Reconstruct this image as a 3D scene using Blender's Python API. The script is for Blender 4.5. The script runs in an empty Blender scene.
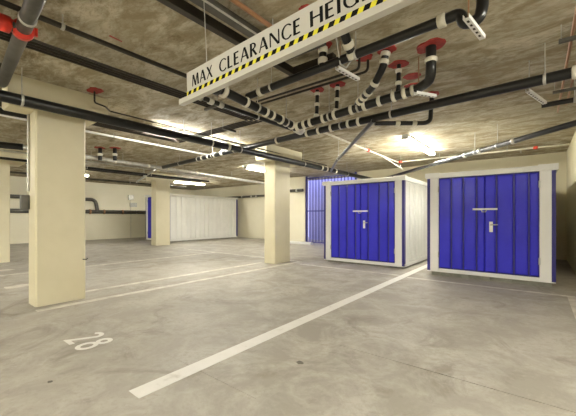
import bpy, math, random
from mathutils import Vector, Matrix
random.seed(7)
scene = bpy.context.scene
COL = scene.collection

# ------------------------------------------------------------------ camera
cam_d = bpy.data.cameras.new('camera')
cam = bpy.data.objects.new('camera', cam_d)
COL.objects.link(cam)
cam.location = (0, 0, 1.25)
cam.rotation_euler = (math.radians(90), 0, math.atan2(250, 315))
cam_d.sensor_fit = 'HORIZONTAL'
cam_d.sensor_width = 36.0
cam_d.lens = 36.0 * 315 / 576
cam_d.shift_y = 9 / 576
cam_d.clip_start = 0.05
scene.camera = cam

# ------------------------------------------------------------------ world and exposure
world = bpy.data.worlds.new('daylight')
scene.world = world
world.use_nodes = True
bg = world.node_tree.nodes['Background']
bg.inputs[0].default_value = (0.47, 0.50, 1.0, 1)      # pale blue overcast daylight over the areaway
bg.inputs[1].default_value = 2.6
vs = scene.view_settings
vs.view_transform = 'Standard'
vs.look = 'None'
vs.gamma = 1.0
vs.exposure = 0.78
vs.use_curve_mapping = False
TUBE = 125.0                                            # fluorescent tube radiance

# ------------------------------------------------------------------ materials
def _mat(name):
    m = bpy.data.materials.new(name)
    m.use_nodes = True
    nt = m.node_tree
    b = nt.nodes['Principled BSDF']
    return m, nt, b

def mottled(name, cols, scale=3.0, rough=0.6, detail=6, bump=0.0, bump_scale=None, dist=0.0, stretch=(1, 1, 1), metal=0.0, spec=0.5, coat=0.0):
    """cols: list of (position, rgb) on a noise; the tone varies as the material itself does"""
    m, nt, b = _mat(name)
    N, L = nt.nodes, nt.links
    tc = N.new('ShaderNodeTexCoord')
    geo = N.new('ShaderNodeNewGeometry')
    mp = N.new('ShaderNodeMapping')
    mp.inputs['Scale'].default_value = stretch
    L.new(geo.outputs['Position'], mp.inputs['Vector'])
    nz = N.new('ShaderNodeTexNoise')
    nz.inputs['Scale'].default_value = scale
    nz.inputs['Detail'].default_value = detail
    nz.inputs['Roughness'].default_value = 0.62
    nz.inputs['Distortion'].default_value = dist
    L.new(mp.outputs[0], nz.inputs['Vector'])
    cr = N.new('ShaderNodeValToRGB')
    els = cr.color_ramp.elements
    while len(els) < len(cols):
        els.new(0.5)
    for e, (p, c) in zip(els, cols):
        e.position = p
        e.color = (*c, 1)
    L.new(nz.outputs['Fac'], cr.inputs[0])
    L.new(cr.outputs[0], b.inputs['Base Color'])
    b.inputs['Roughness'].default_value = rough
    b.inputs['Metallic'].default_value = metal
    b.inputs['Specular IOR Level'].default_value = spec
    b.inputs['Coat Weight'].default_value = coat
    if bump:
        n2 = N.new('ShaderNodeTexNoise')
        n2.inputs['Scale'].default_value = bump_scale or scale * 12
        n2.inputs['Detail'].default_value = 4
        L.new(mp.outputs[0], n2.inputs['Vector'])
        bp = N.new('ShaderNodeBump')
        bp.inputs['Strength'].default_value = bump
        bp.inputs['Distance'].default_value = 0.01
        L.new(n2.outputs['Fac'], bp.inputs['Height'])
        L.new(bp.outputs[0], b.inputs['Normal'])
    return m

def concrete(name, base, dark, light, stain, rough, big=0.35, mid=2.2, fine=16, streak=(1, 1, 1), bump=0.2, stain_amt=0.5, spec=0.3):
    m, nt, b = _mat(name)
    N, L = nt.nodes, nt.links
    geo = N.new('ShaderNodeNewGeometry')
    mp = N.new('ShaderNodeMapping')
    mp.inputs['Scale'].default_value = streak
    L.new(geo.outputs['Position'], mp.inputs['Vector'])
    def noise(s, d, dist=0.0, off=0.0, rg=0.6):
        n = N.new('ShaderNodeTexNoise')
        n.inputs['Scale'].default_value = s
        n.inputs['Detail'].default_value = d
        n.inputs['Distortion'].default_value = dist
        n.inputs['Roughness'].default_value = rg
        L.new(mp.outputs[0], n.inputs['Vector'])
        return n.outputs['Fac']
    def ramp(fac, a, c):
        r = N.new('ShaderNodeMapRange')
        r.inputs[1].default_value = a
        r.inputs[2].default_value = c
        L.new(fac, r.inputs[0])
        return r.outputs[0]
    def mix(fac, c1, c2):
        x = N.new('ShaderNodeMix')
        x.data_type = 'RGBA'
        if fac is not None:
            L.new(fac, x.inputs[0])
        for i, c in ((6, c1), (7, c2)):
            if isinstance(c, tuple):
                x.inputs[i].default_value = (*c, 1)
            else:
                L.new(c, x.inputs[i])
        return x.outputs[2]
    def mul(fac, k):
        f = N.new('ShaderNodeMath'); f.operation = 'MULTIPLY'
        L.new(fac, f.inputs[0]); f.inputs[1].default_value = k
        return f.outputs[0]
    c = mix(ramp(noise(mid, 10, 0.5, rg=0.70), 0.42, 0.60), dark, light)
    c = mix(mul(ramp(noise(big, 4, 0.6), 0.40, 0.62), 0.55), c, base)
    c = mix(mul(ramp(noise(mid * 0.6, 10, 1.4, rg=0.72), 0.54, 0.66), stain_amt), c, stain)
    c = mix(mul(ramp(noise(fine, 8, 0.3, rg=0.75), 0.49, 0.64), 0.6), c, dark)
    c = mix(mul(ramp(noise(mid * 2.3, 9, 0.9, rg=0.7), 0.56, 0.68), 0.45), c, light)
    L.new(c, b.inputs['Base Color'])
    b.inputs['Roughness'].default_value = rough
    b.inputs['Specular IOR Level'].default_value = spec
    if bump:
        bp = N.new('ShaderNodeBump')
        bp.inputs['Strength'].default_value = bump
        bp.inputs['Distance'].default_value = 0.01
        L.new(noise(fine * 2, 6), bp.inputs['Height'])
        L.new(bp.outputs[0], b.inputs['Normal'])
    return m

M = {}
M['floor'] = concrete('floor_concrete', (0.375, 0.348, 0.292), (0.295, 0.271, 0.222), (0.435, 0.408, 0.35), (0.22, 0.195, 0.15), 0.6, big=0.3, mid=1.9, fine=17, bump=0.12, stain_amt=0.75, spec=0.25)
M['ceiling'] = concrete('ceiling_concrete', (0.43, 0.385, 0.28), (0.25, 0.205, 0.118), (0.60, 0.55, 0.43), (0.16, 0.125, 0.065), 0.85, big=0.35, mid=2.6, fine=14, streak=(0.75, 1.5, 1), bump=0.5, stain_amt=0.75, spec=0.12)
M['cream'] = mottled('cream_paint', [(0.35, (0.64, 0.585, 0.40)), (0.65, (0.70, 0.645, 0.46))], 1.2, 0.55, bump=0.08)
M['block'] = mottled('cream_block_paint', [(0.35, (0.76, 0.71, 0.53)), (0.65, (0.81, 0.76, 0.59))], 0.9, 0.6, bump=0.12)
M['white'] = mottled('white_powder_coat', [(0.3, (0.80, 0.795, 0.76)), (0.7, (0.86, 0.855, 0.82))], 2.0, 0.35)
M['blue'] = mottled('blue_powder_coat', [(0.3, (0.032, 0.030, 0.52)), (0.7, (0.042, 0.040, 0.60))], 1.5, 0.22, spec=0.3)
M['navy'] = mottled('navy_trim', [(0.3, (0.02, 0.016, 0.16)), (0.7, (0.026, 0.022, 0.2))], 2.0, 0.35)
M['base'] = mottled('grey_skid', [(0.3, (0.24, 0.24, 0.2)), (0.7, (0.38, 0.37, 0.32))], 6.0, 0.7)
M['abs'] = mottled('black_drain_plastic', [(0.35, (0.006, 0.006, 0.006)), (0.65, (0.014, 0.014, 0.013))], 4.0, 0.28, spec=0.4)
M['conduit'] = mottled('dark_conduit', [(0.35, (0.018, 0.014, 0.009)), (0.65, (0.035, 0.027, 0.018))], 5.0, 0.4, metal=0.2)
M['steel'] = mottled('grey_steel_pipe', [(0.35, (0.055, 0.052, 0.043)), (0.65, (0.11, 0.104, 0.086))], 3.0, 0.42, metal=0.35)
M['galv'] = mottled('galvanised_steel', [(0.35, (0.42, 0.41, 0.37)), (0.65, (0.6, 0.59, 0.54))], 8.0, 0.35, metal=0.55)
M['band'] = mottled('pale_coupling', [(0.35, (0.55, 0.52, 0.42)), (0.65, (0.72, 0.69, 0.58))], 8.0, 0.45)
M['red'] = mottled('red_enamel', [(0.35, (0.46, 0.022, 0.010)), (0.65, (0.66, 0.04, 0.018))], 10.0, 0.35)
M['seal'] = mottled('red_sealant', [(0.35, (0.26, 0.014, 0.010)), (0.65, (0.40, 0.03, 0.018))], 14.0, 0.7, bump=0.4)
M['copper'] = mottled('copper', [(0.35, (0.36, 0.18, 0.09)), (0.65, (0.50, 0.28, 0.16))], 5.0, 0.35, metal=0.7)
M['paint'] = mottled('floor_paint', [(0.28, (0.52, 0.49, 0.42)), (0.40, (0.68, 0.66, 0.60)), (0.8, (0.74, 0.72, 0.67))], 7.0, 0.6, detail=8)
M['faded'] = mottled('faded_floor_paint', [(0.36, (0.42, 0.39, 0.32)), (0.60, (0.62, 0.59, 0.51))], 5.0, 0.6, detail=8)
M['sign'] = mottled('sign_board', [(0.3, (0.54, 0.525, 0.47)), (0.7, (0.60, 0.585, 0.53))], 2.0, 0.45)
M['black'] = mottled('black_print', [(0.3, (0.006, 0.006, 0.006)), (0.7, (0.011, 0.011, 0.010))], 5.0, 0.8, spec=0.1)
M['yellow'] = mottled('yellow_print', [(0.3, (0.78, 0.72, 0.02)), (0.7, (0.85, 0.8, 0.04))], 5.0, 0.5)
M['housing'] = mottled('lamp_housing', [(0.3, (0.75, 0.74, 0.68)), (0.7, (0.8, 0.79, 0.73))], 3.0, 0.4)
M['gate'] = mottled('gate_paint', [(0.3, (0.05, 0.045, 0.16)), (0.7, (0.07, 0.06, 0.2))], 3.0, 0.4)
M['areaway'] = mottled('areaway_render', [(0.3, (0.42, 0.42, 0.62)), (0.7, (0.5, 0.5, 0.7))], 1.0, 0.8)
M['gap_dark'] = mottled('dark_void', [(0.3, (0.03, 0.027, 0.02)), (0.7, (0.06, 0.05, 0.035))], 5.0, 0.9)
M['stain'] = mottled('oil_stain', [(0.3, (0.05, 0.042, 0.03)), (0.7, (0.12, 0.10, 0.07))], 20.0, 0.5)
mt, nt_, b_ = _mat('fluorescent_tube')
b_.inputs['Base Color'].default_value = (0.9, 0.9, 0.85, 1)
b_.inputs['Emission Color'].default_value = (1.0, 0.975, 0.90, 1)
b_.inputs['Emission Strength'].default_value = TUBE
M['tube'] = mt

# ------------------------------------------------------------------ mesh helpers
class MB:
    def __init__(s):
        s.v, s.f, s.sm = [], [], []
    def add(s, vs_, fs, smooth=False):
        o = len(s.v)
        s.v += [tuple(p) for p in vs_]
        for f in fs:
            s.f.append(tuple(i + o for i in f))
            s.sm.append(smooth)
    def box(s, x0, x1, y0, y1, z0, z1):
        s.add([(x0, y0, z0), (x1, y0, z0), (x1, y1, z0), (x0, y1, z0), (x0, y0, z1), (x1, y0, z1), (x1, y1, z1), (x0, y1, z1)],
              [(0, 3, 2, 1), (4, 5, 6, 7), (0, 1, 5, 4), (1, 2, 6, 5), (2, 3, 7, 6), (3, 0, 4, 7)])
        return s
    def bevbox(s, x0, x1, y0, y1, z0, z1, b=0.01):
        """box with chamfered vertical edges"""
        pts = [(x0 + b, y0), (x1 - b, y0), (x1, y0 + b), (x1, y1 - b), (x1 - b, y1), (x0 + b, y1), (x0, y1 - b), (x0, y0 + b)]
        return s.prism(pts, z0, z1)
    def prism(s, pts, z0, z1, axis='z', smooth=False):
        n = len(pts)
        m = {'z': lambda a, b, c: (a, b, c), 'y': lambda a, b, c: (a, c, b), 'x': lambda a, b, c: (c, a, b)}[axis]
        vs_ = [m(a, b, z0) for a, b in pts] + [m(a, b, z1) for a, b in pts]
        fs = [tuple(range(n - 1, -1, -1)), tuple(range(n, 2 * n))]
        if axis == 'y':
            fs = [tuple(reversed(f)) for f in fs]
        s.add(vs_, fs)
        side = [(i, (i + 1) % n, n + (i + 1) % n, n + i) for i in range(n)]
        if axis == 'y':
            side = [tuple(reversed(f)) for f in side]
        s.add(vs_, side, smooth)
        return s
    def tube(s, path, r, seg=12, cap=True):
        P = [Vector(p) for p in path]
        n = len(P)
        T = []
        for i in range(n):
            a = P[i] - P[i - 1] if i else P[1] - P[0]
            b = P[i + 1] - P[i] if i < n - 1 else P[-1] - P[-2]
            T.append((a.normalized() + b.normalized()).normalized())
        up = Vector((0, 0, 1)) if abs(T[0].z) < 0.9 else Vector((1, 0, 0))
        nrm = (up - T[0] * up.dot(T[0])).normalized()
        vs_, fs = [], []
        for i in range(n):
            nrm = (nrm - T[i] * nrm.dot(T[i])).normalized()
            bi = T[i].cross(nrm)
            rr = r[i] if isinstance(r, (list, tuple)) else r
            for k in range(seg):
                a = 2 * math.pi * k / seg
                vs_.append(P[i] + (nrm * math.cos(a) + bi * math.sin(a)) * rr)
        for i in range(n - 1):
            for k in range(seg):
                a, b = i * seg + k, i * seg + (k + 1) % seg
                fs.append((a, b, b + seg, a + seg))
        s.add(vs_, fs, True)
        if cap:
            s.add(vs_[:seg], [tuple(range(seg - 1, -1, -1))])
            s.add(vs_[-seg:], [tuple(range(seg))])
        return s
    def ring(s, c, d, r_in, r_out, length, seg=16):
        """closed collar around a pipe"""
        c, d = Vector(c), Vector(d).normalized()
        h = d * length / 2
        e = d * length * 0.12
        return s.tube([c - h, c - h + e, c + h - e, c + h], [r_in, r_out, r_out, r_in], seg)
    def mesh(s, name, mat):
        me = bpy.data.meshes.new(name)
        me.from_pydata(s.v, [], s.f)
        me.polygons.foreach_set('use_smooth', s.sm)
        me.materials.append(M[mat])
        me.update()
        return me

ORI = {}
def tag(o, label, cat, group=None, kind=None):
    if label: o['label'] = label
    if cat: o['category'] = cat
    if group: o['group'] = group
    if kind: o['kind'] = kind
    return o
def thing(name, loc, label, cat, group=None, rot=0.0):
    o = bpy.data.objects.new(name, None)
    o.empty_display_size = 0.1
    COL.objects.link(o)
    o.location = loc
    o.rotation_euler = (0, 0, rot)
    ORI[o.name] = Vector(loc)
    return tag(o, label, cat, group)
def part(name, mb, mat, parent, label=None, world=True):
    """a mesh part; world=True means its coordinates are world coordinates"""
    off = ORI.get(parent.name, Vector((0, 0, 0))) if world else Vector((0, 0, 0))
    if world:
        mb.v = [tuple(Vector(p) - off) for p in mb.v]
    o = bpy.data.objects.new(name, mb.mesh(name, mat))
    COL.objects.link(o)
    o.parent = parent
    ORI[o.name] = off
    if label: o['label'] = label
    return o
def solo(name, mb, mat, label, cat, group=None, kind=None):
    """a thing that is one mesh; its origin goes to the middle of its base"""
    xs, ys, zs = zip(*mb.v)
    c = Vector(((min(xs) + max(xs)) / 2, (min(ys) + max(ys)) / 2, min(zs)))
    mb.v = [tuple(Vector(p) - c) for p in mb.v]
    o = bpy.data.objects.new(name, mb.mesh(name, mat))
    o.location = c
    COL.objects.link(o)
    ORI[o.name] = c
    return tag(o, label, cat, group, kind)
def struct(name, mb, mat, label=None):
    o = bpy.data.objects.new(name, mb.mesh(name, mat))
    COL.objects.link(o)
    o['kind'] = 'structure'
    if label: o['label'] = label
    ORI[o.name] = Vector((0, 0, 0))
    return o
def arcs(path, rad=0.1, n=5):
    """round the corners of a polyline"""
    P = [Vector(p) for p in path]
    out = [P[0]]
    for i in range(1, len(P) - 1):
        a, b = (P[i - 1] - P[i]), (P[i + 1] - P[i])
        r = min(rad, a.length * 0.48, b.length * 0.48)
        p0, p1 = P[i] + a.normalized() * r, P[i] + b.normalized() * r
        for k in range(n + 1):
            t = k / n
            out.append(p0 * (1 - t) ** 2 + P[i] * 2 * t * (1 - t) + p1 * t * t)
    out.append(P[-1])
    return out

# ------------------------------------------------------------------ the shell
CE = 3.15
XL, XR, YB, YF = -19.1, 5.0, -6.0, 13.3
JY = 1.56
fl = struct('floor', MB().box(XL - .3, XR + .3, YB - .3, 16.2, -0.3, -0.03), 'gap_dark')
XJ = -1.52                                             # lengthwise joint; the cross joints are staggered either side of it
for (x0, x1, y0, y1) in ((XL - .3, XJ, YB - .3, JY - .002), (XL - .3, XJ, JY + .002, 16.2),
                         (XJ, XR + .3, YB - .3, 2.715), (XJ, XR + .3, 2.725, 16.2)):
    part('floor_slab', MB().box(x0, x1, y0, y1, -0.03, 0), 'floor', fl)
struct('ceiling', MB().box(XL - .3, XR + .3, YB - .3, YF + .3, CE, CE + .3), 'ceiling')
struct('wall_left', MB().box(XL - .3, XL, YB - .3, YF + .3, 0, CE), 'block')
struct('wall_rear', MB().box(XL, XR + .3, YB - .3, YB, 0, CE), 'block')
struct('wall_right_rear', MB().box(XR, XR + .3, YB, 8.9, 0, CE), 'block')
struct('wall_right', MB().box(0.65, XR + .3, 8.9, 12.2, 0, CE), 'cream')
struct('wall_back', MB().box(-5.95, XR + .3, 12.2, 12.5, 0, CE), 'cream')
struct('wall_back_middle', MB().box(-10.4, -8.52, 12.0, 12.3, 0, CE), 'block')
struct('wall_back_return', MB().box(-10.4, -10.1, 12.3, YF + .3, 0, CE), 'block')
struct('wall_back_left', MB().box(XL, -10.4, YF, YF + .3, 0, CE), 'block')
struct('wall_areaway', MB().box(-10.1, -4.6, 14.6, 14.8, 0, 4.2), 'areaway')
struct('trim_1', MB().bevbox(-10.05, -8.0, 11.72, 11.95, 0, 0.10, 0.03), 'white', 'pale concrete kerb at the foot of the block wall')

def column(x0, x1, y0, y1, cy0, cy1, label, capz=2.73):
    t = thing('concrete_column', ((x0 + x1) / 2, (y0 + y1) / 2, 0), label, 'column', 'cream painted concrete columns')
    part('shaft', MB().bevbox(x0, x1, y0, y1, 0, capz, 0.02), 'cream', t)
    part('capital', MB().prism([(cy0, CE), (cy0, capz + 0.02), (cy0 + .02, capz), (cy1 - .18, capz), (cy1, capz + 0.16), (cy1, CE)], x0, x1, 'x'), 'cream', t)
    return t
c1 = column(-5.80, -5.44, 1.24, 1.86, 0.95, 2.18, 'wide cream concrete column nearest the camera, beside the painted 28')
column(-5.86, -5.46, 6.33, 6.98, 6.0, 7.55, 'cream concrete column just to the left of the barred gate')
column(-13.35, -12.95, 7.12, 7.80, 6.9, 8.15, 'far cream column standing in front of the white panelled container side', 2.8)
column(-11.95, -11.5, 1.45, 2.06, 1.0, 2.5, 'cream concrete column cut off by the left edge of the photo', 2.72)
# things fixed on the nearest column
part('conduit', MB().tube([(-5.74, 1.225, 1.62), (-5.74, 1.225, 2.75)], 0.014, 8), 'galv', c1)
part('junction_box', MB().bevbox(-5.80, -5.72, 1.14, 1.24, 1.36, 1.56, 0.008), 'steel', c1)
part('bracket', MB().tube([(-5.44, 1.82, 0.605), (-5.39, 1.85, 0.605), (-5.39, 1.87, 0.62)], 0.008, 6), 'conduit', c1)

# ------------------------------------------------------------------ floor markings
def stripe(x0, x1, y0, y1, label, mat='paint'):
    return solo('parking_stripe', MB().box(x0, x1, y0, y1, 0.0005, 0.003), mat, label, 'marking', 'white parking bay lines')
stripe(-2.30, -2.15, 1.06, 9.6, 'long white bay line running from the foreground to between the two blue containers')
stripe(-6.0, -5.88, 1.95, 6.3, 'white line behind the nearest column, running to the column by the gate', 'faded')
stripe(-5.28, -5.16, 1.20, 7.15, 'white line in front of the nearest column, running towards the barred gate', 'faded')
stripe(-9.0, -8.88, -1.0, 7.1, 'thin white line crossing the floor behind the nearest column', 'faded')
stripe(-10.9, -5.2, 7.1, 7.2, 'faded cross line on the floor before the white panelled container', 'faded')
stripe(-4.95, -2.32, 6.72, 6.80, 'faded cross line on the floor in front of the left blue container', 'faded')
stripe(-2.12, 0.36, 6.60, 6.68, 'faded cross line on the floor in front of the right blue container', 'faded')
stripe(0.36, 0.46, 4.2, 6.68, 'white bay line at the right edge by the right blue container', 'faded')

def ribbon(pts, w, z0=0.0005, z1=0.003, closed=False):
    mb = MB()
    P = [Vector((p[0], p[1])) for p in pts]
    n = len(P)
    Lp, Rp = [], []
    for i in range(n):
        a = P[i] - P[i - 1] if (i or closed) else P[1] - P[0]
        b = P[(i + 1) % n] - P[i] if (i < n - 1 or closed) else P[-1] - P[-2]
        t = (a.normalized() + b.normalized()).normalized()
        nn = Vector((-t.y, t.x))
        k = w / 2 / max(0.5, nn.dot(Vector((-a.y, a.x)).normalized()))
        Lp.append(P[i] + nn * k)
        Rp.append(P[i] - nn * k)
    m = n if closed else n - 1
    for i in range(m):
        j = (i + 1) % n
        q = [Rp[i], Rp[j], Lp[j], Lp[i]]
        mb.prism([(p.x, p.y) for p in q], z0, z1)
    return mb
def ell(cx, cy, rx, ry, a0, a1, n=14):
    return [(cx + rx * math.cos(math.radians(a0 + (a1 - a0) * k / n)), cy + ry * math.sin(math.radians(a0 + (a1 - a0) * k / n))) for k in range(n + 1)]
num = thing('bay_number', (-3.55, 1.25, 0), 'white stencilled number 28 on the concrete floor', 'marking')
two = [(p[0], p[1]) for p in ell(-3.665, 1.345, 0.062, 0.055, 165, -35, 10)] + [(-3.725, 1.105), (-3.585, 1.105)]
part('digit', ribbon(two, 0.044), 'paint', num)
e1 = ribbon(ell(-3.425, 1.335, 0.056, 0.056, 0, 337, 14), 0.042, closed=True)
e2 = ribbon(ell(-3.425, 1.18, 0.070, 0.078, 0, 337, 14), 0.042, z1=0.0032, closed=True)
e1.add(e2.v, e2.f)
part('digit', e1, 'paint', num)
def blotch(name, cx, cy, rx, ry, mat, label, cat, group=None, ang=0, z1=0.003, n=14):
    pts = []
    for k in range(n):
        a = 2 * math.pi * k / n
        q = random.uniform(0.72, 1.12)
        x, y = rx * q * math.cos(a), ry * q * math.sin(a)
        pts.append((cx + x * math.cos(ang) - y * math.sin(ang), cy + x * math.sin(ang) + y * math.cos(ang)))
    return solo(name, MB().prism(pts, 0.0004, z1), mat, label, cat, group)
blotch('worn_marking', -7.35, 1.50, 0.16, 0.36, 'faded', 'worn white floor marking to the left of the nearest column', 'marking')
blotch('worn_marking', -9.8, 1.62, 0.16, 0.2, 'faded', 'small worn white floor mark beside the column at the left edge', 'marking')
blotch('oil_spot', -2.90, 0.75, 0.022, 0.018, 'stain', 'small round black spot on the floor left of the long white line', 'stain', z1=0.002)
blotch('oil_spot', -1.60, 2.18, 0.035, 0.03, 'stain', 'dark splatter on the floor right of the long white line', 'stain', z1=0.002)

# ------------------------------------------------------------------ storage containers
def trap(w, h, d, b=0.014):
    """one folded sheet panel: front at y=-d, bevelled edges, base at y=0, x from 0 to w, z from 0 to h"""
    mb = MB()
    mb.add([(0, 0, 0), (w, 0, 0), (w, 0, h), (0, 0, h), (b, -d, b), (w - b, -d, b), (w - b, -d, h - b), (b, -d, h - b)],
           [(4, 5, 6, 7), (0, 1, 5, 4), (1, 2, 6, 5), (2, 3, 7, 6), (3, 0, 4, 7), (3, 2, 1, 0)])
    return mb
def put(name, me, parent, loc, rz=0.0, label=None):
    o = bpy.data.objects.new(name, me)
    COL.objects.link(o)
    o.parent = parent
    o.location = loc
    o.rotation_euler = (0, 0, rz)
    if label: o['label'] = label
    return o
def container(x0, y0, w, d, h, sill, label, doors=True):
    """front faces -Y with its left bottom corner at x0, y0"""
    t = thing('storage_container', (x0 + w / 2, y0 + d / 2, 0), label, 'container', 'blue and white storage containers')
    def P(name, mb, mat, par=None, lab=None):
        mb.v = [(a - w / 2, b - d / 2, c) for a, b, c in mb.v]
        return part(name, mb, mat, par or t, lab, world=False)
    s = sill
    P('skid_base', MB().box(0.06, w - .06, 0.10, d - .06, 0, s), 'base')
    k = 0.28
    while k < w - .3:
        P('skid_foot', MB().box(k, k + .13, 0.04, 0.10, 0, s), 'base')
        k += 0.36
    P('floor_frame', MB().box(0.0, w, 0.0, d, s, s + .075), 'white')
    P('shell', MB().box(0.045, w - .045, 0.10, d - .045, s + .075, h - .10), 'white')
    P('rear_edge_trim', MB().box(w - .05, w + .004, d - .06, d + .004, s + .02, h - .10), 'navy', lab='dark blue corner edge trim')
    P('rear_edge_trim', MB().box(-.004, .05, d - .06, d + .004, s + .02, h - .10), 'navy', lab='dark blue corner edge trim')
    # roof with a folded fascia and end caps
    P('roof', MB().prism([(-.035, h - .10), (-.035, h - .015), (-.02, h), (d + .02, h), (d + .035, h - .015), (d + .035, h - .10)], -.025, w + .025, 'x'), 'white')
    for xa in (-.035, w - .245):
        P('roof_end_cap', MB().box(xa, xa + .28, -.05, .10, h - .085, h + .012), 'white')
    # front corner posts with blue edge trims
    bl, po = 0.055, 0.17
    for sx in (0, 1):
        a = (lambda q: q) if sx == 0 else (lambda q: w - q)
        xs = sorted((a(0), a(bl)))
        P('edge_trim', MB().box(xs[0] - .003, xs[1], -.004, .10, s + .02, h - .10), 'navy', lab='dark blue edge trim')
        xs = sorted((a(bl), a(bl + po)))
        P('corner_post', MB().bevbox(xs[0], xs[1], -.012, .10, s + .03, h - .10, 0.01), 'white')
    # doors
    dl, dr = bl + po, w - bl - po
    mid = (dl + dr) / 2
    z0, z1 = s + .09, h - .115
    P('door_frame', MB().box(dl, dr, .02, .10, s + .075, h - .10), 'navy')
    span = dr - dl
    fr = [0, .145, .277, .416, .5, .614, .777, .91, 1.0]
    for side in (0, 1):
        xa, xb = (dl + .004, mid - .003) if side == 0 else (mid + .003, dr - .004)
        leaf = P('door', MB().box(xa, xb, .000, .02, z0, z1), 'navy')
        idx = range(0, 4) if side == 0 else range(4, 8)
        for i in idx:
            pa = dl + fr[i] * span + .014 if i != 4 else xa
            pb = dl + fr[i + 1] * span - .014 if i != 3 else xb
            q = trap(pb - pa, z1 - z0 - .02, .024)
            q.v = [(a + pa, b, c + z0 + .01) for a, b, c in q.v]
            P('door_panel', q, 'blue', leaf)
        for hz in (z0 + .22, z1 - .28):
            hx = dl if side == 0 else dr
            P('hinge', MB().tube([(hx, -.024, hz), (hx, -.024, hz + .12)], .013, 8), 'galv', leaf)
        if side == 1:
            P('handle_plate', MB().bevbox(mid + .075, mid + .135, -.036, -.022, .96, 1.16, .008), 'white', leaf, 'white handle plate')
            P('handle_lever', MB().tube([(mid + .105, -.034, 1.10), (mid + .105, -.075, 1.10), (mid + .22, -.08, 1.105)], .011, 8), 'galv', leaf)
    P('lock_bar', MB().box(mid - .20, mid + .21, -.056, -.024, 1.385, 1.42), 'white', lab='white locking bar across both doors')
    P('padlock_loop', MB().tube([(mid - .05, -.04, 1.39), (mid - .04, -.05, 1.35), (mid + .02, -.05, 1.35), (mid + .03, -.04, 1.39)], .009, 6), 'galv')
    # ribbed side and rear sheets, one shared mesh per kind
    npan = int(round((d - .24) / .29))
    pw = (d - .24) / npan
    me = trap(pw - .03, h - .10 - s - .095, .036, .022).mesh('side_panel', 'white')
    for i in range(npan):
        y = .12 + i * pw + .015
        put('side_panel', me, t, (w / 2 - .045, y - d / 2, s + .085), math.pi / 2)
        put('side_panel', me, t, (-w / 2 + .045, y + pw - .03 - d / 2, s + .085), -math.pi / 2)
    P('side_post', MB().box(w - .05, w, .10, .19, s + .07, h - .10), 'white')
    P('side_post', MB().box(0, .05, .10, .19, s + .07, h - .10), 'white')
    return t
container(-4.73, 7.60, 2.235, 4.35, 2.23, 0.05, 'blue-doored white storage container beside the barred gate, left of the pair')
container(-1.87, 7.20, 2.115, 4.4, 2.17, 0.09, 'blue-doored storage container nearest the right wall, right of the pair')
container(-16.3, 8.40, 2.2, 4.5, 2.40, 0.06, 'far storage container showing its long white ribbed side behind a column')

# ------------------------------------------------------------------ barred gate
g = thing('barred_gate', (-7.24, 12.1, 0), 'dark blue barred metal gate with pale daylight behind it', 'gate')
for x in (-8.49, -5.98):
    part('gate_post', MB().box(x - .03, x + .03, 12.06, 12.14, 0, 3.14), 'gate', g)
for z0, hh in ((0.06, .05), (1.50, .05), (3.02, .06)):
    part('rail', MB().box(-8.46, -6.01, 12.08, 12.12, z0, z0 + hh), 'gate', g)
bar_me = MB().box(-.016, .016, -.016, .016, 0.07, 3.05).mesh('bar', 'gate')
for i in range(14):
    put('bar', bar_me, g, (-8.46 + 7.24 + (i + 1) * 2.45 / 15, 0, 0))

# ------------------------------------------------------------------ fluorescent fixtures
def fixture(x, y, label, L=2.4, z=CE, drop=0.0):
    t = thing('fluorescent_light', (x, y, z - drop - .11), label, 'light', 'ceiling fluorescent strip lights')
    zt = z - drop
    part('housing', MB().prism([(x - .06, zt), (x - .075, zt - .045), (x - .03, zt - .07), (x + .03, zt - .07), (x + .075, zt - .045), (x + .06, zt)], y - L / 2, y + L / 2, 'y'), 'housing', t)
    for dx in (-.05, .05):
        part('tube', MB().tube([(x + dx, y - L / 2 + .05, zt - .085), (x + dx, y + L / 2 - .05, zt - .085)], .017, 10), 'tube', t, 'glowing fluorescent tube')
    for yy in (y - L / 2, y + L / 2 - .05):
        part('end_cap', MB().box(x - .08, x + .08, yy, yy + .05, zt - .11, zt - .05), 'housing', t)
    if drop:
        for yy in (y - L * .4, y + L * .4):
            part('hanger_rod', MB().tube([(x, yy, zt - .01), (x, yy, CE)], .006, 6), 'galv', t)
    return t
fixture(-2.4, 8.55, 'ceiling fluorescent light glowing above the left blue container')
fixture(-8.5, 9.35, 'ceiling fluorescent light glowing beside the middle column')
fixture(-14.3, 9.45, 'ceiling fluorescent light glowing above the far white container side', drop=.06)
fixture(-14.6, 4.45, 'ceiling fluorescent light partly hidden behind the nearest column', L=1.3, drop=.12)
fixture(-6.2, 4.5, 'ceiling fluorescent light hidden behind the long black drain pipe')
fixture(-0.2, -1.9, 'added fill light behind the camera to the right, built as a ceiling fluorescent', drop=.35)  # unseen lamp, added to light the container fronts from behind the camera
fixture(1.9, 2.4, 'added fill light outside the frame on the right, built as a ceiling fluorescent', drop=.2)  # unseen lamp, added to brighten the containers and the right-hand floor
fixture(-3.2, -3.6, 'added fill light directly behind the camera, built as a ceiling fluorescent', drop=.15)  # added out of view for more light on faces turned to the camera
fixture(-6.4, -2.6, 'added fill light behind the camera to the left, built as a ceiling fluorescent', drop=.12)  # unseen, added as fill for the foreground and the near column
fixture(-11.0, -1.8, 'added fill light outside the frame to the far left, built as a ceiling fluorescent', drop=.35)  # added off to the left, out of view, as extra fill

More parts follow.
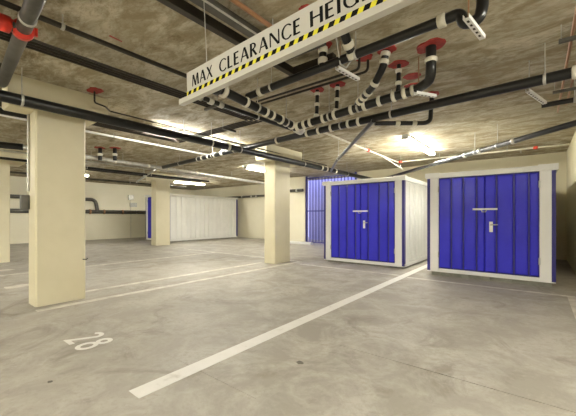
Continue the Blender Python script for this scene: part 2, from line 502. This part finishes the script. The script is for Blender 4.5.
# ------------------------------------------------------------------ clearance sign (hung slightly out of level)
sg = thing('clearance_sign', (-1.02, 1.30, 2.10), 'hanging clearance sign board with black lettering above a yellow and black hazard stripe', 'sign')
sg.rotation_euler = (0, math.radians(-2.3), 0)
X0, X1 = -0.92, 1.10
part('board', MB().box(X0, X1, 0, .014, .035, .205), 'sign', sg, world=False)
part('hazard_band', MB().box(X0, X1, -.002, 0, .036, .067), 'yellow', sg, 'yellow band', world=False)
hz = MB()
xk = X0 + .012
while xk < X1 - .05:
    hz.prism([(xk, .0365), (xk + .031, .0365), (xk + .045, .0665), (xk + .014, .0665)], -.0035, -.0015, 'y')
    xk += .060
part('hazard_stripe', hz, 'black', sg, 'black slanted stripes', world=False)
part('bottom_bar', MB().bevbox(X0 - .09, X1 + .05, -.012, .030, 0, .035, .004), 'sign', sg, world=False)
for xw in (-.70, .75):
    part('hanging_wire', MB().tube([(xw, .007, .20), (xw - .03, .007, 1.09 - xw * math.tan(math.radians(2.3)))], .003, 6), 'galv', sg, world=False)
TK, TN = .20, .10
def dg(x0, y0, x1, y1, w):
    return [(x0, y0), (x0 + w, y0), (x1 + w, y1), (x1, y1)]
def band(cx, cy, RX, RY, rx, ry, a0, a1, n=16):
    qs = []
    for k in range(n):
        a, b = (math.radians(a0 + (a1 - a0) * (k + i) / n) for i in (0, 1))
        qs.append([(cx + rx * math.cos(a), cy + ry * math.sin(a)), (cx + RX * math.cos(a), cy + RY * math.sin(a)),
                   (cx + RX * math.cos(b), cy + RY * math.sin(b)), (cx + rx * math.cos(b), cy + ry * math.sin(b))])
    return qs
def rc(x0, x1, y0, y1):
    return [(x0, y0), (x1, y0), (x1, y1), (x0, y1)]
G = {
    'M': (1.0, [dg(.0, 0, .10, 1, TN), dg(.42, 0, .10, 1, TK), dg(.42, 0, .76, 1, TN), dg(.83, 0, .74, 1, TK)]),
    'A': (.86, [dg(0, 0, .36, 1, TN), dg(.69, 0, .34, 1, TK), rc(.2, .66, .30, .37)]),
    'X': (.80, [dg(.62, 0, .0, 1, TK), dg(.0, 0, .66, 1, TN)]),
    'C': (.84, band(.5, .5, .5, .52, .335, .45, 42, 318)),
    'L': (.56, [rc(0, TK, 0, 1), rc(TK, .54, 0, TN)]),
    'E': (.58, [rc(0, TK, 0, 1), rc(TK, .54, 0, TN), rc(TK, .48, .47, .47 + TN), rc(TK, .53, 1 - TN, 1)]),
    'R': (.72, [rc(0, TK, 0, 1), dg(.52, 0, .20, .48, TK)] + band(TK, .74, .40, .26, .24, .185, -90, 90, 10)),
    'N': (.92, [rc(.02, .02 + TN, 0, 1), dg(.72, 0, .0, 1, TK), rc(.80, .80 + TN, 0, 1)]),
    'H': (.84, [rc(0, TK, 0, 1), rc(.66, .66 + TK, 0, 1), rc(TK, .66, .47, .47 + TN)]),
    'I': (TK, [rc(0, TK, 0, 1)]),
    'G': (.90, band(.5, .5, .5, .52, .335, .45, 42, 325) + [rc(.70, .70 + TK, .06, .46)]),
    'T': (.74, [rc(.29, .29 + TK, 0, 1), rc(0, .74, 1 - TN, 1)]),
}
def word(txt, xa, xb, z0, cap):
    gap = .17
    tot = sum(G[c][0] for c in txt) + gap * (len(txt) - 1)
    sc = (xb - xa) / tot
    x = xa
    for c in txt:
        mb = MB()
        for i, q in enumerate(G[c][1]):
            mb.prism([(x + a * sc, z0 + b * cap) for a, b in q], -.0022 - i * .00002, -.0005, 'y')
        part('letter', mb, 'black', sg, world=False)
        x += (G[c][0] + gap) * sc
word('MAX', -.855, -.635, .089, .078)
word('CLEARANCE', -.565, .075, .089, .078)
word('HEIGHT', .135, .565, .089, .078)

# ------------------------------------------------------------------ pipework
def rods(t, pts, r, mat='galv'):
    """threaded rod, and a clevis ring round the pipe, at each hanging point"""
    for (p, d) in pts:
        p = Vector(p)
        part('hanger_rod', MB().tube([p + Vector((0, 0, r * .9)), Vector((p.x, p.y, CE))], .006, 6), mat, t)
        part('hanger_ring', MB().ring(p, d, r * .98, r + .008, .03), mat, t)
def pipe_run(name, path, r, mat, label, cat='pipe', group=None, rad=0.12, bands=(), hang=(), seg=12, band_mat='band', band_len=.07, caps=True):
    P = [Vector(p) for p in path]
    low = min(P, key=lambda q: q.z)
    t = thing(name, (low.x, low.y, low.z - r), label, cat, group)
    part('pipe', MB().tube(arcs(P, rad) if len(P) > 2 else P, r, seg), mat, t)
    def at(s):
        """s = segment index + fraction"""
        i = min(int(s), len(P) - 2)
        return P[i].lerp(P[i + 1], s - i), (P[i + 1] - P[i]).normalized()
    for s in bands:
        p, d = at(s)
        part('coupling', MB().ring(p, d, r * .99, r + .012, band_len), band_mat, t)
    rods(t, [at(s) for s in hang], r)
    return t
def seal(t, x, y, rx, ry=None):
    n = 18
    pts = []
    for k in range(n):
        a = 2 * math.pi * k / n
        q = random.uniform(.82, 1.1)
        pts.append((x + rx * q * math.cos(a), y + (ry or rx) * q * math.sin(a)))
    return MB().prism(pts, CE - .014, CE)

# long black drain along the column row
pipe_run('drain_pipe', [(-5.15, -3.0, 2.735), (-5.15, 12.0, 2.735)], .072, 'abs',
         'long black drain pipe running past the nearest column towards the gate', group='black drain pipes',
         bands=(.496, .740, .759, .796), hang=(.269, .467, .519, .68, .85))
# grey sprinkler main at the upper left
t = pipe_run('sprinkler_main', [(-1.4, .556, 2.90), (-5.25, .856, 2.90), (-5.25, .856, CE)], .057, 'steel', 'thick grey steel sprinkler main with red clamp at the upper left corner', hang=(.50,), seg=20, rad=.16)
part('clamp', MB().ring((-3.56, .724, 2.90), (-1, .078, 0), .056, .082, .09, 20), 'red', t, 'red clamp ring')
part('branch_stub', MB().tube([(-3.56, .70, 2.90), (-3.56, .44, 2.90)], .045, 12), 'steel', t)
part('branch_coupling', MB().ring((-3.56, .600, 2.90), (0, 1, 0), .045, .07, .09, 16), 'red', t, 'red branch coupling')
part('branch_cap', MB().ring((-3.56, .44, 2.90), (0, 1, 0), .045, .07, .08, 16), 'red', t, 'red end cap')
for s_ in (-1, 1):
    part('clamp_bolt', MB().tube([(-3.53, .724 + s_ * .085, 2.87), (-3.53, .724 + s_ * .085, 2.94)], .014, 8), 'red', t)
t = pipe_run('sprinkler_branch', [(-2.2, .36, 2.93), (-3.40, .36, 2.93)], .04, 'steel', 'thin grey branch pipe with red coupling at the top left edge', hang=(.5,))
part('coupling', MB().ring((-3.22, .36, 2.93), (1, 0, 0), .04, .085, .16, 16), 'red', t, 'red pipe coupling')
# bundle of four conduits turning left over the drain
for i in range(4):
    o = .066 * i
    pipe_run('conduit', [(-3.92 - o, -3.0, 3.003), (-3.92 - o, 4.22 - o, 3.003), (-6.62 + o, 4.22 - o, 3.003), (-6.62 + o, -1.2, 3.003)], .0145, 'conduit',
             ('innermost', 'second', 'third', 'outermost')[3 - i] + ' of four dark conduits that double back below the ceiling left of the sign', 'conduit', 'four bundled conduits', rad=.05, seg=8)
def trapeze(x0, x1, y0, y1, z, label, group):
    t = thing('trapeze_hanger', ((x0 + x1) / 2, (y0 + y1) / 2, z), label, 'bracket', group)
    part('strut', MB().box(x0, x1, y0, y1, z, z + .034), 'steel', t)
    ends = ((x0 + .02, (y0 + y1) / 2), (x1 - .02, (y0 + y1) / 2)) if x1 - x0 > y1 - y0 else (((x0 + x1) / 2, y0 + .02), ((x0 + x1) / 2, y1 - .02))
    for x, y in ends:
        part('hanger_rod', MB().tube([(x, y, z + .01), (x, y, CE)], .005, 6), 'galv', t)
trapeze(-4.17, -3.85, -.42, -.38, 2.949, 'metal trapeze hanger beyond the top left corner under the conduits', 'conduit trapeze hangers')
trapeze(-4.17, -3.85, 3.1, 3.14, 2.949, 'metal trapeze hanger under the four conduits behind the sign', 'conduit trapeze hangers')
trapeze(-4.78, -4.74, 3.96, 4.30, 2.949, 'metal trapeze hanger under the conduits after their turn', 'conduit trapeze hangers')
# single conduit nearer the camera
pipe_run('conduit', [(-3.49, -3.0, 3.035), (-3.49, 3.3, 3.035)], .026, 'conduit', 'single dark conduit running to the left end of the sign', 'conduit', hang=(.635,), seg=8)
# paired dark channel and black pipe above the sign, turning right behind it
def channel(path, w, h, label, mat='steel'):
    a, b, c = path
    t = thing('steel_channel', (b[0], b[1], b[2] - h / 2), label, 'channel', 'steel channels above the sign')
    x, y, z = b
    # outer corner mitred, both legs in plan
    pts = [(x - w / 2, a[1]), (x + w / 2, a[1]), (x + w / 2, y - w / 2), (c[0], y - w / 2), (c[0], y + w / 2), (x - w / 2, y + w / 2)]
    mb = MB()
    pts2 = [(p[0], p[1]) for p in pts]
    mb.prism([pts2[0], pts2[1], pts2[2], pts2[5]], z - h / 2, z + h / 2)
    mb.prism([pts2[2], pts2[3], pts2[4], pts2[5]], z - h / 2, z + h / 2)
    part('channel', mb, mat, t)
    lip = MB()
    lip.box(x + w / 2 - .004, x + w / 2 + .006, a[1], y - w / 2, z - h / 2 - .012, z - h / 2 + .004)
    lip.box(x + w / 2, c[0], y - w / 2 - .006, y - w / 2 + .004, z - h / 2 - .012, z - h / 2 + .004)
    part('lip', lip, 'conduit' if mat == 'conduit' else 'galv', t)
    for q in ((x, a[1] + 2.0), (x, y - .25), (c[0] - .1, y)):
        part('hanger_rod', MB().tube([(q[0], q[1], z + h / 2 - .005), (q[0], q[1], CE)], .006, 6), 'galv', t)
    return t
channel([(-2.37, -3, 3.035), (-2.37, 3.08, 3.035), (-1.78, 3.08, 3.035)], .075, .08, 'dark steel channel above the sign, the left one of the two', 'conduit')
channel([(-2.17, -3, 3.04), (-2.17, 2.72, 3.04), (-1.70, 2.72, 3.04)], .10, .06, 'grey steel channel above the sign, the right one of the two')
# black drain across behind the sign, ending in a trap
t = pipe_run('drain_pipe', [(-3.10, 3.02, 2.89), (-.62, 2.93, 2.93), (-.50, 2.93, 2.94), (-.48, 2.93, 2.83), (-.37, 2.93, 2.83), (-.345, 2.93, 2.93), (-.345, 2.93, CE)], .045, 'abs',
             'black drain pipe ending in a trap at the top right of the sign', group='black drain pipes', rad=.07, bands=(.10, .99, 5.5), hang=(.18, .66))
part('sealant', seal(t, -.345, 2.93, .10), 'seal', t, 'red fire sealant')
# copper pipe above the sign
pipe_run('copper_pipe', [(-1.99, -3.0, 3.06), (-1.99, 2.55, 3.06), (-1.99, 2.55, CE - .004)], .022, 'copper', 'copper pipe running above the clearance sign', hang=(.6, .95), seg=8, rad=.05)
# two thin pipes turning up into the ceiling
t = pipe_run('water_pipe', [(-3.35, 3.45, 3.0), (-1.66, 3.45, 3.0), (-1.66, 3.45, CE)], .016, 'conduit', 'nearer of two thin dark pipes bending up into red sealant', rad=.06, seg=8, group='thin water pipes')
part('sealant', seal(t, -1.62, 3.50, .10, .09), 'seal', t, 'red fire sealant')
pipe_run('water_pipe', [(-3.35, 3.56, 3.0), (-1.60, 3.56, 3.0), (-1.60, 3.56, CE)], .016, 'conduit', 'further of two thin dark pipes bending up into red sealant', rad=.06, seg=8, group='thin water pipes')
# stub drops between channel and pipe
t = pipe_run('drain_riser', [(-1.86, 2.96, 2.91), (-1.86, 2.96, CE)], .042, 'abs', 'short black riser between the sign and the black drain pipe', bands=(.25, .75))
part('sealant', seal(t, -1.86, 2.96, .10), 'seal', t, 'red fire sealant')
t = pipe_run('drain_riser', [(-1.50, 2.98, 2.90), (-1.50, 2.86, 3.0), (-1.47, 2.70, 3.06), (-1.47, 2.66, CE)], .045, 'abs', 'bent black riser with pale couplings just below the sign', bands=(.2, .9, 2.2), rad=.06)
part('sealant', seal(t, -1.47, 2.66, .12), 'seal', t, 'red fire sealant')
t = solo('pipe_strap', MB().tube([(-1.66, 2.90, CE), (-1.63, 2.94, 2.86), (-1.58, 2.98, 2.82), (-1.53, 3.0, 2.90)], .010, 6), 'galv', 'bent galvanised strap beside the bent black riser', 'bracket')
# black collector with pale couplings towards the wye
pipe_run('drain_pipe', [(-3.0, 2.45, 2.79), (-3.0, 4.10, 2.66)], .056, 'abs', 'black collector pipe with pale couplings below the left half of the sign', group='black drain pipes',
         bands=(.27, .50, .58, .70, .86), hang=(.40, .78), band_len=.045)
pipe_run('drain_pipe', [(-3.30, 2.30, 2.75), (-3.32, 2.6, 2.75), (-3.34, 4.3, 2.77)], .032, 'abs', 'thinner black pipe with silver elbow beside the collector pipe', group='black drain pipes', bands=(.3, .9, 1.08), band_mat='galv', band_len=.08, hang=(1.5,))
t = thing('clean_out', (-3.02, 2.42, 2.70), 'round black clean-out cap with pale collar just below the sign', 'fitting')
part('cap', MB().ring((-3.0, 2.40, 2.79), (0, 1, -.07), .05, .085, .10, 16), 'abs', t)
part('collar', MB().ring((-3.0, 2.52, 2.785), (0, 1, -.07), .056, .082, .06, 16), 'band', t)
t = thing('wye_fitting', (-2.97, 4.02, 2.58), 'pale round wye fitting where the collector meets the coupled drain', 'fitting')
part('body', MB().ring((-3.0, 4.06, 2.66), (0, 1, -.07), .054, .08, .16, 16), 'galv', t)
part('collar', MB().ring((-2.92, 3.94, 2.655), (1, 0, .05), .05, .072, .07, 16), 'band', t)
t = pipe_run('drain_pipe', [(-3.0, 3.93, 2.65), (-1.12, 3.93, 2.785), (-.96, 3.80, 2.80), (-.93, 3.72, 2.88), (-.93, 3.72, CE)], .055, 'abs',
         'black drain with many pale couplings rising into the ceiling right of the sign', group='black drain pipes', rad=.10,
         bands=(.11, .17, .29, .39, .53, .63, .74, .84, .91, .965, 3.4), hang=(.34, .58), band_len=.05)
part('sealant', seal(t, -.93, 3.72, .17, .14), 'seal', t, 'red fire sealant')
# long black drain crossing the whole view
pipe_run('drain_pipe', [(-9.80, 5.62, 2.90), (-3.55, 4.84, 2.81), (.36, 4.40, 2.75)], .058, 'abs', 'longest black drain crossing the whole ceiling from left to right', group='black drain pipes',
         bands=(.42, .47, .52, .58, .9, 1.05, 1.12, 1.19, 1.28, 1.33, 1.985), hang=(.2, .38, .5, .57, .66, 1.24, 1.47, 1.923), band_len=.05)
# risers with red sealant
def riser(path, r, rx, label, bands=(), ry=None, rad=.06):
    t = pipe_run('drain_riser', path, r, 'abs', label, group='black risers with red sealant', bands=bands, rad=rad, band_len=.05)
    e = path[-1]
    part('sealant', seal(t, e[0], e[1], rx, ry), 'seal', t, 'red fire sealant')
    return t
riser([(-2.60, 3.94, 2.70), (-2.58, 3.94, 2.80), (-2.57, 3.94, CE)], .028, .11, 'slim black riser with red sealant, leftmost over the coupled drain', bands=(.6, 1.35, 1.8))
riser([(-2.27, 3.95, 2.73), (-2.25, 3.95, 2.80), (-2.24, 3.96, CE)], .028, .11, 'slim black riser with red sealant, second over the coupled drain', bands=(.6, 1.35, 1.8))
riser([(-1.92, 3.92, 2.77), (-1.58, 3.66, 2.84), (-1.39, 3.50, 2.96), (-1.35, 3.49, CE - .012)], .042, .115, 'thick bent black riser with silver clamps below a red sealant ring', bands=(.2, .45, .7, 1.2, 2.35, 2.8), ry=.09)
riser([(-1.38, 3.93, 2.77), (-1.36, 3.92, 2.85), (-1.35, 3.91, CE)], .026, .12, 'slim black riser between the two thick bent risers', bands=(1.2, 1.7), ry=.1)
solo('sealant_patch', seal(None, -1.33, 4.36, .11, .09), 'seal', 'nearer bare red sealant patch on the ceiling behind the coupled drain', 'sealant', 'bare red sealant patches')
solo('sealant_patch', seal(None, -1.42, 4.68, .12, .09), 'seal', 'further bare red sealant patch on the ceiling behind the coupled drain', 'sealant', 'bare red sealant patches')
solo('sealant_patch', seal(None, -1.66, 2.34, .06, .05), 'seal', 'bare red sealant patch on the ceiling above the sign lettering', 'sealant', 'bare red sealant patches')
t = pipe_run('drain_riser', [(-1.98, 4.66, 2.70), (-1.36, 5.13, 2.70), (-1.30, 5.17, 2.74), (-1.28, 5.18, CE - .012)], .034, 'abs', 'short black branch below the longest drain, bending up on the right', group='black risers with red sealant', bands=(.45, .78), rad=.05)
part('sealant', seal(t, -1.28, 5.18, .10), 'seal', t, 'red fire sealant')
# 45 degree branch down to the drain by the columns
pipe_run('drain_branch', [(-1.98, 4.62, 2.74), (-4.10, 7.18, 2.70), (-5.10, 8.6, 2.70)], .036, 'abs', 'thin black diagonal branch linking two drains over the left container', rad=.1, hang=(.9,))
# diagonal grey pipe over the right container
t = pipe_run('drain_pipe', [(.62, 6.45, 2.71), (-5.15, 12.15, 2.69)], .050, 'abs', 'grey diagonal pipe slung above the two blue containers', bands=(.17, .28, .34), hang=(.22, .30), band_mat='galv')
# sprinkler branch line
t = pipe_run('sprinkler_branch', [(-3.53, 5.3, 3.03), (-3.55, 10.15, 3.02), (.60, 10.25, 3.02)], .022, 'band', 'pale sprinkler branch line turning right above the containers', rad=.06, hang=(.5, 1.3, 1.7))
for p, d in (((-3.54, 7.9, 3.025), (0, 1, 0)), ((-3.45, 10.15, 3.02), (1, 0, 0)), ((-.05, 10.235, 3.02), (1, 0, 0))):
    part('coupling', MB().ring(p, d, .022, .042, .10), 'red', t, 'red pipe coupling')
part('sprinkler_head', MB().tube([(-.35, 10.23, 3.02), (-.35, 10.23, 2.93), (-.35, 10.23, 2.925)], [.012, .012, .03], 8), 'galv', t)
pipe_run('sprinkler_drop', [(-3.54, 8.9, 3.01), (-3.30, 9.9, 2.74)], .016, 'band', 'short pale pipe slanting down from the sprinkler branch line', hang=(.9,))
# slotted strut brackets
def slotted(a, b, label, w=.045, rod='copper'):
    a, b = Vector(a), Vector(b)
    t = thing('slotted_strut', tuple(a), label, 'bracket', 'white slotted strut brackets')
    d = (b - a)
    L = d.length
    d.normalize()
    side = d.cross(Vector((0, 0, 1))).normalized()
    up = side.cross(d)
    def bx(l0, l1, s0, s1, u0, u1):
        mb = MB().box(l0, l1, s0, s1, u0, u1)
        mb.v = [tuple(a + d * p[0] + side * p[1] + up * p[2]) for p in mb.v]
        return mb
    m = bx(0, L, -w / 2, w / 2, -.004, 0)
    m2 = bx(0, L, -w / 2, -w / 2 + .004, 0, .03)
    m3 = bx(0, L, w / 2 - .004, w / 2, 0, .03)
    m.add(m2.v, m2.f); m.add(m3.v, m3.f)
    part('channel', m, 'white', t)
    k = .04
    while k < L - .05:
        part('slot', bx(k, k + .03, -.008, .008, -.006, -.003), 'gap_dark', t)  # slots are not cut; dark pieces put the shade of the openings into colour
        k += .07
    part('hanger_rod', MB().tube([a + d * .06, (a.x + d.x * .06, a.y + d.y * .06, CE)], .006, 6), rod, t)
    return t
slotted((-1.68, 2.96, 2.83), (-1.66, 3.42, 2.86), 'white slotted strut below the two thin dark pipes')
slotted((-1.13, 3.84, 2.70), (-1.0, 4.20, 2.74), 'white slotted strut under the coupled drain at its riser')
slotted((-.10, 4.76, 2.76), (.07, 5.35, 2.74), 'white slotted strut below the longest drain at the right', rod='galv')
slotted((-.43, 2.72, 2.765), (-.37, 3.13, 2.765), 'white slotted strut hanging at the black trap by the top edge')
# copper pipes and trapeze at the right edge
for i, x in enumerate((.26, .35, .50)):
    pipe_run('copper_pipe', [(x, 3.4, 3.02), (x, 7.0 - i * .4, 3.02)], .014, 'copper', ('left', 'middle', 'right')[i] + ' one of three copper pipes at the right edge of the ceiling', group='copper pipes at the right', seg=8)
for y, lb in ((4.12, 'nearer'), (5.75, 'further')):
    trapeze(.16, .62, y - .02, y + .02, 2.97, lb + ' trapeze hanger carrying the three copper pipes at the right', 'copper pipe trapezes')
pipe_run('drain_pipe', [(.04, 5.78, 2.84), (1.8, 5.70, 2.84)], .035, 'abs', 'short black drain pipe at the right edge under the copper pipes', group='black drain pipes', hang=(.2,))
pipe_run('white_pipe', [(.37, 4.40, 2.75), (2.4, 4.26, 2.75)], .05, 'white', 'white pipe continuing the longest drain at the right edge', hang=(.3,))
# far pipework on the left
t = pipe_run('sprinkler_main', [(-9.3, .6, 2.88), (-9.75, 5.2, 2.88), (-10.35, 11.4, 2.88)], .055, 'galv', 'bright steel pipe running behind the nearest column to the gate wall', bands=(.4, .75, .98, 1.1, 1.3, 1.5), hang=(.5, .8, 1.2, 1.6))
for i, (x, y) in enumerate(((-9.4, 3.56), (-9.1, 3.82))):
    t = pipe_run('drain_riser', [(x, y, 2.80), (x, y, CE)], .05, 'abs', ('left', 'right')[i] + ' one of two small risers seen past the nearest column', group='two far risers', bands=(.45,))
    part('sealant', seal(t, x, y, .14), 'seal', t, 'red fire sealant')
pipe_run('white_pipe', [(-7.45, -2, 3.08), (-7.62, 5.8, 3.08)], .026, 'white', 'thin white pipe close to the ceiling behind the long black drain', hang=(.66, .8))
pipe_run('white_pipe', [(-6.75, -2, 3.07), (-6.8, 3.3, 3.07)], .02, 'white', 'short thin white pipe above the longer white ceiling pipe', hang=(.8,))
pipe_run('conduit', [(-5.42, 2.2, 2.96), (-5.50, 9.0, 2.96)], .013, 'conduit', 'thin dark conduit just above the long black drain', 'conduit', seg=8, hang=(.2, .6))
t = pipe_run('drain_trap', [(-5.22, 1.90, CE), (-5.22, 1.90, 2.97), (-5.22, 2.05, 2.95), (-5.42, 2.2, 2.96)], .013, 'conduit', 'thin dark pipe dropping from red sealant at the nearest capital', 'pipe', seg=8, rad=.03)
part('sealant', seal(t, -5.20, 1.90, .13, .10), 'seal', t, 'red fire sealant')
for i, (z, x, r) in enumerate(((2.86, -10.2, .03), (2.78, -11.0, .035), (2.86, -12.0, .03), (2.72, -13.6, .03))):
    pipe_run('ceiling_pipe', [(x + .2, -2, z), (x - .1, 8.2 + i * .3, z)], r, ('galv', 'abs', 'conduit', 'steel')[i],
             ('first', 'second', 'third', 'fourth')[i] + ' of the thin far pipes under the ceiling behind the nearest column', group='thin far ceiling pipes', hang=(.35, .55, .75))
pipe_run('ceiling_pipe', [(-13.6, 6.6, 2.76), (-9.9, 5.4, 2.80)], .035, 'galv', 'bright far pipe slanting to join the steel pipe near the far column', hang=(.5,))
pipe_run('drain_pipe', [(-8.9, .7, 2.74), (-8.6, 1.75, 2.74)], .07, 'abs', 'short black drain end with pale cap at the left edge', group='black drain pipes', bands=(.5,), hang=(.5,))
pipe_run('drain_pipe', [(-6.3, -2, 2.84), (-6.3, 1.35, 2.84), (-6.0, 1.6, 2.84)], .05, 'abs', 'black drain passing left of the nearest column head', group='black drain pipes', hang=(.8,))
# wall-mounted pipes
t = thing('wall_pipe', (XL + .1, 7, 1.44), 'dark pipe along the far left wall with an upper elbow', 'pipe')
part('pipe', MB().tube([(-19.0, 0.5, 1.54), (-19.0, 13.0, 1.54)], .10, 12), 'steel', t)
part('elbow', MB().tube(arcs([(-18.97, 3.0, 2.2), (-18.97, 6.95, 2.2), (-18.97, 7.05, 1.55)], .25), .09, 12), 'steel', t)
for y in (6.7, 7.4, 8.4):
    part('coupling', MB().ring((-19.0, y, 1.54), (0, 1, 0), .10, .125, .09), 'copper', t)
for y in (2, 5.5, 9.2):
    part('wall_bracket', MB().box(-19.1, -18.93, y - .03, y + .03, 1.45, 1.63), 'galv', t)
t = thing('wall_pipe', (-13.5, YF, 2.4), 'dark pipe along the back wall above the far container', 'pipe')
part('pipe', MB().tube([(-18.9, 13.2, 2.46), (-10.5, 13.2, 2.46)], .065, 12), 'steel', t)
for x in (-17, -14, -13.2, -12.8, -11.5):
    part('coupling', MB().ring((x, 13.2, 2.46), (1, 0, 0), .065, .085, .10), 'galv', t)
t = thing('wall_pipe', (-9.4, 12.0, 2.45), 'short dark pipe on the block wall between column and gate', 'pipe')
part('pipe', MB().tube([(-10.3, 11.9, 2.5), (-8.56, 11.9, 2.5)], .07, 12), 'steel', t)
part('coupling', MB().ring((-8.9, 11.9, 2.5), (1, 0, 0), .07, .09, .10), 'galv', t)
t = thing('wall_cabinet', (-19.05, 8.9, 2.1), 'small grey electrical box with conduit on the far left wall', 'electrical box')
part('box', MB().bevbox(-19.1, -18.98, 8.75, 9.05, 2.28, 2.56, .01), 'galv', t)
part('box_lower', MB().bevbox(-19.1, -19.0, 8.85, 9.25, 1.85, 2.1, .01), 'galv', t)
part('conduit', MB().tube([(-19.05, 8.9, 0.02), (-19.05, 8.9, 2.3)], .018, 8), 'band', t)

# streak of red marking paint on the ceiling
solo('paint_mark', MB().prism([(-3.53, 1.42), (-3.50, 1.42), (-3.52, 1.55), (-3.54, 1.56)], CE - .002, CE), 'seal', 'short red paint streak on the ceiling above the single dark conduit', 'marking')
